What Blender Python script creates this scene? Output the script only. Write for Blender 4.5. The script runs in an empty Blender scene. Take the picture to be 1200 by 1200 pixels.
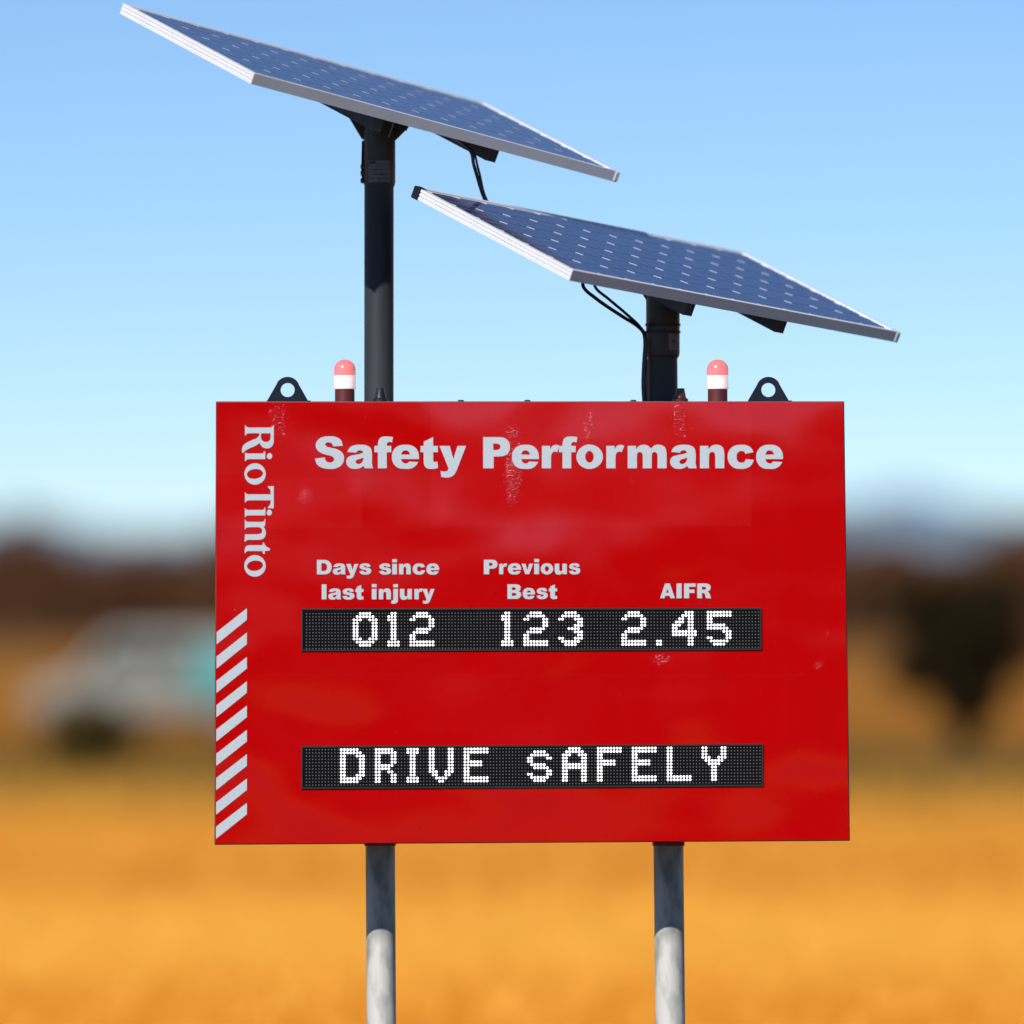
import bpy, bmesh, math, random
import numpy as np
from mathutils import Vector, Matrix
random.seed(7)
R = math.radians

# ------------------------------------------------------------------ camera
D = 22.0            # camera to sign face
H = 2.4             # eye height
S = 345.0           # photo pixels per metre on the sign face
F = S * D           # focal length in photo pixels (1200 px wide)
HORIZON = 722.0
PITCH = math.atan((HORIZON - 600.0) / F)
CAM = Vector((-0.065, -D, H))
FWD = Vector((0, math.cos(PITCH), math.sin(PITCH)))
UP = Vector((0, -math.sin(PITCH), math.cos(PITCH)))
RIGHT = Vector((1, 0, 0))

scene = bpy.context.scene
cd = bpy.data.cameras.new('camera')
cam = bpy.data.objects.new('camera', cd)
scene.collection.objects.link(cam)
cam.location = CAM
cam.rotation_euler = (math.pi / 2 + PITCH, 0, 0)
cd.sensor_width = 36.0
cd.lens = F * 36.0 / 1200.0
cd.clip_start = 0.5
cd.clip_end = 40000
cd.dof.use_dof = True
cd.dof.focus_distance = D + 0.12
cd.dof.aperture_fstop = cd.lens / 1000.0 / 0.255   # aperture 0.255 m wide
cd.dof.aperture_blades = 0
scene.camera = cam

# ------------------------------------------------------------------ sky, sun, exposure
SUN_EL, SUN_AZ = 38.0, -28.0      # azimuth measured from straight behind the camera, minus = from the left
world = bpy.data.worlds.new('World')
scene.world = world
world.use_nodes = True
wn = world.node_tree
wn.nodes.clear()
sky = wn.nodes.new('ShaderNodeTexSky')
sky.sky_type = 'NISHITA'
sky.sun_disc = False
sky.sun_elevation = R(SUN_EL)
sky.sun_rotation = R(180 - SUN_AZ)
sky.altitude = 4500
sky.air_density = 1.2
sky.dust_density = 0.0
sky.ozone_density = 6.0
bg = wn.nodes.new('ShaderNodeBackground')
bg.inputs['Strength'].default_value = 0.084
wo = wn.nodes.new('ShaderNodeOutputWorld')
wn.links.new(sky.outputs[0], bg.inputs[0])
wn.links.new(bg.outputs[0], wo.inputs[0])

sd = bpy.data.lights.new('sun', 'SUN')
sun = bpy.data.objects.new('sun', sd)
scene.collection.objects.link(sun)
sd.energy = 4.6
sd.angle = R(0.53)
sd.color = (1.0, 0.965, 0.92)
to_sun = Vector((math.cos(R(SUN_EL)) * math.sin(R(SUN_AZ)), -math.cos(R(SUN_EL)) * math.cos(R(SUN_AZ)), math.sin(R(SUN_EL))))
sun.rotation_euler = to_sun.to_track_quat('Z', 'Y').to_euler()
sun.location = (-6, -12, 14)

vs = scene.view_settings
vs.view_transform = 'Standard'
vs.look = 'None'
vs.exposure = 0.4
vs.gamma = 1.0

# ------------------------------------------------------------------ helpers
def ray(px, py):
    return FWD + RIGHT * ((px - 600.0) / F) + UP * ((600.0 - py) / F)

def at(px, py, y=0.0):
    """point of the upright plane y = const that shows at a photo pixel"""
    d = ray(px, py)
    return CAM + d * ((y - CAM.y) / d.y)

def ground_at(px, py):
    d = ray(px, py)
    return CAM + d * (-CAM.z / d.z)

def project(p):
    v = Vector(p) - CAM
    z = v.dot(FWD)
    return (600 + F * v.dot(RIGHT) / z, 600 - F * v.dot(UP) / z)

def link(o, parent=None):
    scene.collection.objects.link(o)
    if parent is not None:
        o.parent = parent
    return o

def thing(name, loc, label, cat, group=None):
    o = bpy.data.objects.new(name, None)
    o.empty_display_size = 0.2
    link(o)
    o.location = loc
    o['label'] = label
    o['category'] = cat
    if group:
        o['group'] = group
    return o

def tag(o, label=None, cat=None, group=None, kind=None):
    if label: o['label'] = label
    if cat: o['category'] = cat
    if group: o['group'] = group
    if kind: o['kind'] = kind
    return o

class MB:
    def __init__(self):
        self.v, self.f = [], []
    def add(self, verts, faces):
        b = len(self.v)
        self.v += [tuple(p) for p in verts]
        self.f += [tuple(i + b for i in f) for f in faces]
        return self
    def box(self, c, s, rot=None):
        vs_ = []
        for dx in (-.5, .5):
            for dy in (-.5, .5):
                for dz in (-.5, .5):
                    p = Vector((dx * s[0], dy * s[1], dz * s[2]))
                    if rot: p = rot @ p
                    vs_.append(Vector(c) + p)
        return self.add(vs_, [(0, 1, 3, 2), (4, 6, 7, 5), (0, 4, 5, 1), (2, 3, 7, 6), (0, 2, 6, 4), (1, 5, 7, 3)])
    def tube(self, p0, p1, r0, r1=None, n=24, caps=True):
        p0, p1 = Vector(p0), Vector(p1)
        if r1 is None: r1 = r0
        ax = (p1 - p0).normalized()
        a = ax.orthogonal().normalized(); b = ax.cross(a)
        vs_ = []
        for p, r in ((p0, r0), (p1, r1)):
            for i in range(n):
                t = 2 * math.pi * i / n
                vs_.append(p + (a * math.cos(t) + b * math.sin(t)) * r)
        fs = [(i, (i + 1) % n, n + (i + 1) % n, n + i) for i in range(n)]
        if caps:
            fs += [tuple(range(n - 1, -1, -1)), tuple(range(n, 2 * n))]
        return self.add(vs_, fs)
    def lathe(self, base, prof, n=28, axis=Vector((0, 0, 1))):
        base = Vector(base); axis = Vector(axis).normalized()
        a = axis.orthogonal().normalized(); b = axis.cross(a)
        vs_, fs = [], []
        for r, z in prof:
            for i in range(n):
                t = 2 * math.pi * i / n
                vs_.append(base + axis * z + (a * math.cos(t) + b * math.sin(t)) * r)
        for k in range(len(prof) - 1):
            for i in range(n):
                j = (i + 1) % n
                fs.append((k * n + i, k * n + j, (k + 1) * n + j, (k + 1) * n + i))
        fs.append(tuple(range(n - 1, -1, -1)))
        m = (len(prof) - 1) * n
        fs.append(tuple(range(m, m + n)))
        return self.add(vs_, fs)
    def path(self, pts, r, n=10):
        pts = [Vector(p) for p in pts]
        vs_, fs = [], []
        prev = None
        for k, p in enumerate(pts):
            t = (pts[min(k + 1, len(pts) - 1)] - pts[max(k - 1, 0)]).normalized()
            a = t.orthogonal().normalized() if prev is None else (prev - t * prev.dot(t)).normalized()
            prev = a
            b = t.cross(a)
            for i in range(n):
                q = 2 * math.pi * i / n
                vs_.append(p + (a * math.cos(q) + b * math.sin(q)) * r)
        for k in range(len(pts) - 1):
            for i in range(n):
                j = (i + 1) % n
                fs.append((k * n + i, k * n + j, (k + 1) * n + j, (k + 1) * n + i))
        fs.append(tuple(range(n - 1, -1, -1)))
        m = (len(pts) - 1) * n
        fs.append(tuple(range(m, m + n)))
        return self.add(vs_, fs)
    def prism(self, poly, vec):
        n = len(poly); vec = Vector(vec)
        vs_ = [Vector(p) for p in poly] + [Vector(p) + vec for p in poly]
        fs = [tuple(range(n - 1, -1, -1)), tuple(range(n, 2 * n))]
        fs += [(i, (i + 1) % n, n + (i + 1) % n, n + i) for i in range(n)]
        return self.add(vs_, fs)
    def build(self, name, mat, parent=None, smooth=False, world=True, bevel=0.0, seg=2):
        """world=True: the vertices are world points; the object's origin is its parent's origin (or its own centre)"""
        me = bpy.data.meshes.new(name)
        off = Vector((0, 0, 0))
        if world:
            if parent is not None:
                off = Vector(WL[parent.name])
            else:
                arr = np.array(self.v)
                off = Vector((arr[:, 0].mean(), arr[:, 1].mean(), arr[:, 2].min()))
        me.from_pydata([tuple(Vector(p) - off) for p in self.v], [], self.f)
        me.update()
        bm = bmesh.new(); bm.from_mesh(me)
        bmesh.ops.recalc_face_normals(bm, faces=bm.faces)
        if bevel > 0:
            es = [e for e in bm.edges if len(e.link_faces) == 2 and e.calc_face_angle(0) > R(30)]
            bmesh.ops.bevel(bm, geom=es, offset=bevel, segments=seg, affect='EDGES', profile=0.5, clamp_overlap=True)
        if smooth:
            for f in bm.faces: f.smooth = True
            for e in bm.edges:
                if len(e.link_faces) == 2 and e.calc_face_angle(0) > R(38): e.smooth = False
        bm.to_mesh(me); bm.free()
        me.materials.append(mat)
        o = bpy.data.objects.new(name, me)
        link(o, parent)
        if world:
            if parent is None: o.location = off
            WL[o.name] = tuple(off)
        return o
WL = {}      # world location of every object origin
def root(name, loc, label, cat, group=None):
    o = thing(name, loc, label, cat, group)
    WL[o.name] = tuple(loc)
    return o

def new_mat(name, col=(.5, .5, .5), rough=.5, metal=0.0, spec=0.5, **kw):
    m = bpy.data.materials.new(name); m.use_nodes = True
    b = m.node_tree.nodes['Principled BSDF']
    b.inputs['Base Color'].default_value = (*col, 1)
    b.inputs['Roughness'].default_value = rough
    b.inputs['Metallic'].default_value = metal
    b.inputs['Specular IOR Level'].default_value = spec
    for k, v in kw.items():
        b.inputs[k.replace('_', ' ')].default_value = v
    return m

def mottle(m, c1, c2, scale, detail=6, stretch=(1, 1, 1), lo=.35, hi=.65, rough=None, bump=0.0, coord='Object'):
    nt = m.node_tree; b = nt.nodes['Principled BSDF']
    tc = nt.nodes.new('ShaderNodeTexCoord'); mp = nt.nodes.new('ShaderNodeMapping')
    mp.inputs['Scale'].default_value = stretch
    no = nt.nodes.new('ShaderNodeTexNoise'); no.inputs['Scale'].default_value = scale; no.inputs['Detail'].default_value = detail
    cr = nt.nodes.new('ShaderNodeValToRGB')
    cr.color_ramp.elements[0].position = lo; cr.color_ramp.elements[1].position = hi
    cr.color_ramp.elements[0].color = (*c1, 1); cr.color_ramp.elements[1].color = (*c2, 1)
    nt.links.new(tc.outputs[coord], mp.inputs[0]); nt.links.new(mp.outputs[0], no.inputs['Vector'])
    nt.links.new(no.outputs['Fac'], cr.inputs[0]); nt.links.new(cr.outputs[0], b.inputs['Base Color'])
    if rough:
        mr = nt.nodes.new('ShaderNodeMapRange')
        mr.inputs['To Min'].default_value, mr.inputs['To Max'].default_value = rough
        nt.links.new(no.outputs['Fac'], mr.inputs['Value']); nt.links.new(mr.outputs[0], b.inputs['Roughness'])
    if bump:
        bp = nt.nodes.new('ShaderNodeBump'); bp.inputs['Strength'].default_value = bump; bp.inputs['Distance'].default_value = .002
        nt.links.new(no.outputs['Fac'], bp.inputs['Height']); nt.links.new(bp.outputs[0], b.inputs['Normal'])
    return m

# ------------------------------------------------------------------ materials
M = {}
def red_material(name, base, wrinkles):
    """glossy red vinyl on sheet metal: slightly buckled all over, crinkled in a few places"""
    m = new_mat(name, base, .07, 0, .5)
    nt = m.node_tree; b = nt.nodes['Principled BSDF']; N = nt.nodes.new; LK = nt.links.new
    ge = N('ShaderNodeNewGeometry')
    def noise(scale, detail, stretch, rough=.5):
        mp = N('ShaderNodeMapping'); mp.inputs['Scale'].default_value = stretch
        no = N('ShaderNodeTexNoise'); no.inputs['Scale'].default_value = scale; no.inputs['Detail'].default_value = detail; no.inputs['Roughness'].default_value = rough
        LK(ge.outputs['Position'], mp.inputs[0]); LK(mp.outputs[0], no.inputs['Vector'])
        return no.outputs['Fac']
    def math_(op, a, c, d=None):
        n = N('ShaderNodeMath'); n.operation = op
        for k, v in enumerate((a, c, d)):
            if v is None: continue
            if isinstance(v, (int, float)): n.inputs[k].default_value = v
            else: LK(v, n.inputs[k])
        return n.outputs[0]
    fine = noise(420, 3, (1, 1, 1))
    c = N('ShaderNodeValToRGB')
    c.color_ramp.elements[0].position = .3; c.color_ramp.elements[0].color = (base[0] * .90, base[1], base[2], 1)
    c.color_ramp.elements[1].position = .7; c.color_ramp.elements[1].color = (base[0] * 1.09, base[1] * 1.3, base[2] * 1.3, 1)
    LK(fine, c.inputs[0]); LK(c.outputs[0], b.inputs['Base Color'])
    # crinkled spots: (x, z, half width, half height, strength) on the sheet
    mask = None
    sx = N('ShaderNodeSeparateXYZ'); LK(ge.outputs['Position'], sx.inputs[0])
    for (x, z, wx, wz, st) in wrinkles:
        dx = math_('DIVIDE', math_('SUBTRACT', sx.outputs[0], x), wx); dz = math_('DIVIDE', math_('SUBTRACT', sx.outputs[2], z), wz)
        d2 = math_('ADD', math_('MULTIPLY', dx, dx), math_('MULTIPLY', dz, dz))
        g_ = math_('MULTIPLY', math_('MAXIMUM', math_('SUBTRACT', 1.0, d2), 0.0), st)
        mask = g_ if mask is None else math_('ADD', mask, g_)
    buckle = noise(1.5, 1.5, (1.0, 1, 1.25), .4)
    weave = noise(260, 1, (.25, 1, 1.6))
    h = math_('MULTIPLY', buckle, .020)
    h = math_('ADD', h, math_('MULTIPLY', weave, .00003))
    if mask is not None:                        # small raised nibs under the film, thickest in the middle of each spot
        nib = math_('MAXIMUM', math_('SUBTRACT', math_('MULTIPLY_ADD', mask, .20, noise(130, 2, (.7, 1, 1.2), .5)), .70), 0.0)
        h = math_('ADD', h, math_('MULTIPLY', nib, .0075))
        LK(math_('MINIMUM', math_('MULTIPLY_ADD', nib, 1.2, .07), .2), b.inputs['Roughness'])
    bp = N('ShaderNodeBump'); bp.inputs['Strength'].default_value = 1; bp.inputs['Distance'].default_value = 1
    LK(h, bp.inputs['Height']); LK(bp.outputs[0], b.inputs['Normal'])
    return m
def wr(px, py, wx, wy, st):
    d = FWD + RIGHT * ((px - 600.0) / F) + UP * ((600.0 - py) / F)
    p = CAM + d * (D / d.y)
    return (p.x, p.z, wx / S, wy / S, st)
WRINKLES = [wr(602, 548, 15, 55, 1.3), wr(690, 508, 13, 36, 1.0), wr(797, 492, 14, 36, 1.05), wr(326, 490, 15, 34, 1.0), wr(358, 582, 14, 12, .9), wr(775, 772, 16, 11, 1.2),
            wr(740, 565, 7, 14, .9), wr(600, 505, 14, 10, 1.0), wr(960, 780, 10, 7, .9)]
M['red'] = red_material('red_sheet', (.36, .0004, .0008), WRINKLES)
M['red2'] = red_material('lighter_red', (.372, .0022, .0030), WRINKLES)
M['red_plate'] = new_mat('red_plate', (.42, .01, .015), .35)
M['edge'] = mottle(new_mat('cabinet_edge', (.035, .03, .032), .5), (.025, .02, .022), (.05, .045, .045), 6)
M['letter'] = mottle(new_mat('reflective_white', (.47, .5, .52), .35), (.36, .395, .42), (.42, .46, .485), 300, 2)
M['galv'] = mottle(new_mat('galvanised_steel', (.5, .52, .5), .5, .15), (.19, .19, .175), (.50, .49, .445), 14, 9, (1, 1, .4), .34, .58, (.45, .7), .2)
M['pole'] = mottle(new_mat('dark_coated_steel', (.022, .027, .033), .45, 0, .3), (.018, .0225, .0265), (.033, .039, .044), 7, 8, (1, 1, .2), .3, .7, (.4, .65), .1)
M['collar'] = mottle(new_mat('dark_bracket_steel', (.02, .02, .02), .5), (.022, .0215, .021), (.044, .042, .040), 14, 6, (1, 1, .5))
M['black'] = new_mat('black_plastic', (.008, .009, .012), .4)
M['navy'] = mottle(new_mat('dark_navy_steel', (.008, .010, .020), .6, 0, .12), (.006, .008, .017), (.011, .013, .025), 20)
M['band'] = new_mat('black_band', (.004, .004, .005), .5)
M['sticker'] = mottle(new_mat('faded_sticker', (.12, .12, .1), .6), (.10, .10, .085), (.16, .155, .135), 60)
M['alu'] = mottle(new_mat('anodised_aluminium', (.62, .62, .63), .45, .15), (.60, .60, .61), (.64, .64, .65), 8, 2, (1, 1, 1))
M['backsheet'] = new_mat('white_backsheet', (.78, .80, .84), .5, Coat_Weight=1.0, Coat_Roughness=.04, Coat_IOR=1.4)
M['underside'] = new_mat('underside_sheet', (.45, .46, .47), .6)
M['bolt'] = new_mat('bolt_steel', (.09, .09, .09), .4, .6)
M['zinc'] = new_mat('zinc_strip', (.35, .35, .34), .4, .6)
M['led_board'] = mottle(new_mat('led_board', (.003, .003, .0035), .6, 0, .05), (.0025, .0025, .003), (.004, .0035, .004), 40)
M['led_off'] = new_mat('unlit_led', (.13, .13, .14), .5, 0, .1)
lit = new_mat('lit_led', (.8, .8, .8), .4)
lb = lit.node_tree.nodes['Principled BSDF']
lb.inputs['Emission Color'].default_value = (1, .985, .96, 1); lb.inputs['Emission Strength'].default_value = 1.0
M['led_on'] = lit
M['cable'] = new_mat('black_cable', (.006, .007, .016), .4)
M['conduit'] = new_mat('beige_conduit', (.30, .22, .17), .6)
M['gland'] = new_mat('brown_gland', (.055, .012, .010), .3)
M['beacon_base'] = new_mat('maroon_base', (.085, .012, .014), .45)
def beacon_mat(name, col, em, tr):
    m = new_mat(name, col, .18, 0, .5)
    b = m.node_tree.nodes['Principled BSDF']
    b.inputs['Subsurface Weight'].default_value = tr
    b.inputs['Subsurface Radius'].default_value = (.03, .01, .01)
    b.inputs['Emission Color'].default_value = (*em, 1)
    b.inputs['Emission Strength'].default_value = 1.0
    b.inputs['Coat Weight'].default_value = .8
    return m
M['dome'] = beacon_mat('lit_red_dome', (.75, .13, .13), (.34, .08, .08), .3)
M['lens'] = beacon_mat('lit_clear_lens', (.80, .62, .60), (.32, .24, .25), .3)
def cell_mat():
    m = new_mat('blue_silicon_cell', (.020, .036, .115), .35, 0, .3, Coat_Weight=1.0, Coat_Roughness=.05, Coat_IOR=1.4)
    nt = m.node_tree; b = nt.nodes['Principled BSDF']
    oi = nt.nodes.new('ShaderNodeObjectInfo'); cr = nt.nodes.new('ShaderNodeValToRGB')
    cr.color_ramp.elements[0].color = (.016, .030, .105, 1); cr.color_ramp.elements[1].color = (.026, .044, .135, 1)
    nt.links.new(oi.outputs['Random'], cr.inputs[0]); nt.links.new(cr.outputs[0], b.inputs['Base Color'])
    return m
M['cell'] = cell_mat()
M['busbar'] = new_mat('silver_busbar', (.45, .48, .55), .4, .3, Coat_Weight=1.0, Coat_Roughness=.05)

# ------------------------------------------------------------------ ground and far setting
def gy(py):                       # world y of the ground line that shows at a photo row
    return ground_at(600, py).y
def ground_material():
    m = new_mat('dry_ground', (.5, .2, .02), .95, 0, .1)
    nt = m.node_tree; b = nt.nodes['Principled BSDF']
    ge = nt.nodes.new('ShaderNodeNewGeometry'); sp = nt.nodes.new('ShaderNodeSeparateXYZ')
    nt.links.new(ge.outputs['Position'], sp.inputs[0])
    mp = nt.nodes.new('ShaderNodeMapping'); mp.inputs['Scale'].default_value = (.35, 1, 1)
    nt.links.new(ge.outputs['Position'], mp.inputs[0])
    n1 = nt.nodes.new('ShaderNodeTexNoise'); n1.inputs['Scale'].default_value = .16; n1.inputs['Detail'].default_value = 4
    nt.links.new(mp.outputs[0], n1.inputs['Vector'])
    # strips of straw, bare soil and scrub across the field, with ragged edges
    off = nt.nodes.new('ShaderNodeMath'); off.operation = 'MULTIPLY_ADD'; off.inputs[1].default_value = 9.0
    su = nt.nodes.new('ShaderNodeMath'); su.operation = 'SUBTRACT'; su.inputs[1].default_value = .5
    nt.links.new(n1.outputs['Fac'], su.inputs[0]); nt.links.new(su.outputs[0], off.inputs[0]); nt.links.new(sp.outputs['Y'], off.inputs[2])
    lg = nt.nodes.new('ShaderNodeMapRange'); Y0, Y1 = 0.0, 500.0
    lg.inputs['From Min'].default_value, lg.inputs['From Max'].default_value = Y0, Y1
    nt.links.new(off.outputs[0], lg.inputs['Value'])
    cr = nt.nodes.new('ShaderNodeValToRGB')
    stops = [(1240, (.60, .20, .006)), (1165, (.63, .215, .007)), (1125, (.70, .29, .022)), (1075, (.72, .32, .03)), (1045, (.60, .205, .006)),
             (1020, (.49, .16, .003)), (985, (.60, .215, .009)), (950, (.40, .155, .004)), (915, (.115, .066, .0003)),
             (885, (.14, .065, .0004)), (850, (.28, .105, .002)), (800, (.29, .11, .004)), (760, (.20, .085, .008)), (748, (.10, .05, .015))]
    el = cr.color_ramp.elements
    for i, (py, c) in enumerate(stops):
        p = min(max((gy(py) - Y0) / (Y1 - Y0), 0), 1)
        e = el[i] if i < 2 else el.new(p)
        e.position = p; e.color = (*c, 1)
    nt.links.new(lg.outputs[0], cr.inputs[0])
    n2 = nt.nodes.new('ShaderNodeTexNoise'); n2.inputs['Scale'].default_value = .55; n2.inputs['Detail'].default_value = 9; n2.inputs['Roughness'].default_value = .7
    nt.links.new(mp.outputs[0], n2.inputs['Vector'])
    r2 = nt.nodes.new('ShaderNodeMapRange'); r2.inputs['To Min'].default_value = .86; r2.inputs['To Max'].default_value = 1.14
    nt.links.new(n2.outputs['Fac'], r2.inputs['Value'])
    mu = nt.nodes.new('ShaderNodeMixRGB'); mu.blend_type = 'MULTIPLY'; mu.inputs[0].default_value = 1
    nt.links.new(cr.outputs[0], mu.inputs[1]); nt.links.new(r2.outputs[0], mu.inputs[2])
    nt.links.new(mu.outputs[0], b.inputs['Base Color'])
    return m
M['ground'] = ground_material()
g = MB()
G = 30000.0
g.add([(-G, -G, 0), (G, -G, 0), (G, G, 0), (-G, G, 0)], [(0, 1, 2, 3)])
o = g.build('ground', M['ground'], world=False)
tag(o, kind='structure')

# unseen dark asphalt, added to cut the ground's orange bounce onto the sign
M['added_road'] = mottle(new_mat('asphalt', (.05, .05, .05), .9, 0, .2), (.04, .04, .041), (.065, .064, .062), 2.5, 9)
rm = MB(); rm.add([(-400, -34, .004), (400, -34, .004), (400, 9, .004), (-400, 9, .004)], [(0, 1, 2, 3)])
tag(rm.build('added_road', M['added_road'], world=False), kind='structure')

# low range on the horizon, distance haze painted in as blue-grey colour
M['hill'] = mottle(new_mat('hazy_range', (.06, .09, .11), .95, 0, .1), (.15, .22, .28), (.18, .255, .315), .004, 6, coord='Object')
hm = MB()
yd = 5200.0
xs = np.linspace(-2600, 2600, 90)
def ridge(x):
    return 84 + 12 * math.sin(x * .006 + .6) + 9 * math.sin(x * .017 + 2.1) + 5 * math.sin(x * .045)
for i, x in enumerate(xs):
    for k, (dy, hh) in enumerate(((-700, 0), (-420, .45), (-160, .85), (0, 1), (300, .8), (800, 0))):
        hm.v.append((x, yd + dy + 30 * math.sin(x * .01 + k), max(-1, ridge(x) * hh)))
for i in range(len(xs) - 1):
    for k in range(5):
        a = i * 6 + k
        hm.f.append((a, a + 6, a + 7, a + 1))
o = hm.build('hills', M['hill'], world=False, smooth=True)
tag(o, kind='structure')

# foliage builder -----------------------------------------------------------
def leaf_material(name, c1, c2):
    m = new_mat(name, c1, .8, 0, .15)
    nt = m.node_tree; b = nt.nodes['Principled BSDF']
    ge = nt.nodes.new('ShaderNodeNewGeometry'); cr = nt.nodes.new('ShaderNodeValToRGB')
    cr.color_ramp.elements[0].color = (*c1, 1); cr.color_ramp.elements[1].color = (*c2, 1)
    nt.links.new(ge.outputs['Random Per Island'], cr.inputs[0]); nt.links.new(cr.outputs[0], b.inputs['Base Color'])
    return m
M['leaf_dark'] = leaf_material('dark_foliage', (.010, .006, .001), (.022, .013, .002))
M['leaf_brown'] = leaf_material('brown_woodland_foliage', (.085, .036, .015), (.14, .06, .025))
M['leaf_olive'] = leaf_material('olive_shrub_foliage', (.035, .024, .002), (.07, .048, .006))
M['bark'] = mottle(new_mat('bark', (.04, .025, .012), .9), (.03, .018, .009), (.06, .04, .022), 12)
M['straw'] = leaf_material('dry_grass', (.5, .23, .03), (.72, .40, .07))
rnd = random.Random(11)
def leaf_quad(mb, c, s):
    n = Vector((rnd.gauss(0, 1), rnd.gauss(0, 1), rnd.gauss(0, 1))).normalized()
    a = n.orthogonal().normalized(); b = n.cross(a)
    t = rnd.random() * 6.28
    a, b = a * math.cos(t) + b * math.sin(t), b * math.cos(t) - a * math.sin(t)
    l = s * rnd.uniform(.7, 1.3); w = l * .5
    mb.add([c - a * l * .5, c + b * w * .5, c + a * l * .5, c - b * w * .5], [(0, 1, 2, 3)])
def crown(mb, c, rx, ry, rz, clumps, per, leaf):
    for k in range(clumps):
        d = Vector((rnd.gauss(0, 1), rnd.gauss(0, 1), rnd.gauss(0, 1))).normalized() * (rnd.random() ** .4)
        cc = Vector(c) + Vector((d.x * rx, d.y * ry, d.z * rz))
        cr_ = .34 * min(rx, rz) * rnd.uniform(.7, 1.3)
        for j in range(per):
            e = Vector((rnd.gauss(0, .5), rnd.gauss(0, .5), rnd.gauss(0, .45))) * cr_
            leaf_quad(mb, cc + e, leaf)
def tree(name, base, h, rx, rz, clumps, per, leaf, lm, label, cat='tree', stem=.06, ry=None):
    base = Vector(base)
    t = root(name, tuple(base), label, cat)
    tm = MB()
    top = base + Vector((.05 * h, 0, h - rz))
    tm.tube(base - Vector((0, 0, .05)), base.lerp(top, .5) + Vector((.03, 0, 0)), stem, stem * .7, 9)
    tm.tube(base.lerp(top, .5) + Vector((.03, 0, 0)), top, stem * .7, stem * .4, 9)
    for k in range(6):
        a = k * 1.05 + .3
        s = base.lerp(top, rnd.uniform(.45, .9))
        tm.tube(s, s + Vector((math.cos(a) * rx * .7, math.sin(a) * rx * .7, rz * rnd.uniform(.3, .9))), stem * .4, stem * .12, 6)
    tm.build('trunk', M['bark'], t)
    cm = MB(); crown(cm, top, rx, ry or rx, rz, clumps, per, leaf)
    cm.build('crown', lm, t)
    return t

# far woodland: one mass of trees across the field
wm = MB()
for k in range(640):
    yy = rnd.uniform(640, 760)
    x = -165 + 330 * ((k * .6180339) % 1.0) + rnd.uniform(-.6, .6)
    px = 600 + F * (x - CAM.x) / (yy + D)
    hh = 11.2 + 1.0 * math.sin(px * .021 + 1.2) + .9 * math.sin(px * .049) + rnd.uniform(-1.2, .8)
    wm.tube((x, yy, -.1), (x + rnd.uniform(-.4, .4), yy, hh * .6), .22, .1, 6, caps=False)
    crown(wm, (x, yy, hh * .5), 2.7, 2.7, hh * .5, 26, 15, 1.1)
o = wm.build('woodland', M['leaf_brown'], world=False)
tag(o, 'far brown woodland standing in one belt across the dry plain', 'woodland', kind='stuff')

# out of view behind the camera (seen only as reflections in the glossy sheet)
tb = MB()  # tree belt added to darken the sheet's reflections and cut low sky
for k in range(80):
    yy = rnd.uniform(-100, -82); x = rnd.uniform(-60, 60); hh = rnd.uniform(7, 9.5)
    tb.tube((x, yy, -.1), (x + rnd.uniform(-.4, .4), yy, hh * .6), .25, .1, 6, caps=False)
    crown(tb, (x, yy, hh * .5), 2.8, 2.8, hh * .5, 26, 16, 1.1)
o = tb.build('added_tree_belt', M['leaf_dark'], world=False)
tag(o, 'dark tree belt added out of view behind the camera', 'woodland', kind='stuff')
M['shed_wall'] = mottle(new_mat('dark_green_cladding', (.03, .035, .03), .6), (.025, .03, .026), (.04, .045, .04), 1.5, 6)
M['shed_trim'] = mottle(new_mat('white_trim', (.78, .78, .76), .5), (.72, .72, .70), (.8, .8, .78), 3)
sy = -55.0
shed = root('site_office', (0, sy, 0), 'low dark site office with white posts behind the camera facing the sign', 'building')
m = MB(); m.box((0, sy - 3, 1.95), (16, 6, 3.9)); m.build('wall', M['shed_wall'], shed)
m = MB(); m.prism([(-8.6, sy + 1.7, 3.92), (-8.6, sy - 6.4, 3.92), (-8.6, sy - 2.4, 5.0)], (17.2, 0, 0)); m.build('roof', M['shed_wall'], shed)
m = MB(); m.box((-1.9, sy + 1.76, 3.75), (3.4, .08, .55)); m.build('fascia', M['shed_trim'], shed)
m = MB(); m.box((3.4, sy + 1.76, 3.85), (5.6, .08, .30)); m.build('fascia', M['shed_trim'], shed)
for x in (-7.5, -4.4, -1.62, -.86, 1.0, 2.9, 5.5, 7.8):
    m = MB(); m.box((x, sy + 1.6, 1.95), (.16, .16, 3.9)); m.build('post', M['shed_trim'], shed)
for x, w, z, h in ((-.55, .9, 1.75, .3), (.55, .95, 1.75, .3), (.45, 1.5, 2.95, .35), (-1.15, .3, 1.1, .16), (.3, .5, 1.1, .16), (2.85, .3, 1.25, .4)):
    m = MB(); m.box((x, sy + .03, z), (w, .08, h)); m.build('window', M['shed_trim'], shed)

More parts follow.
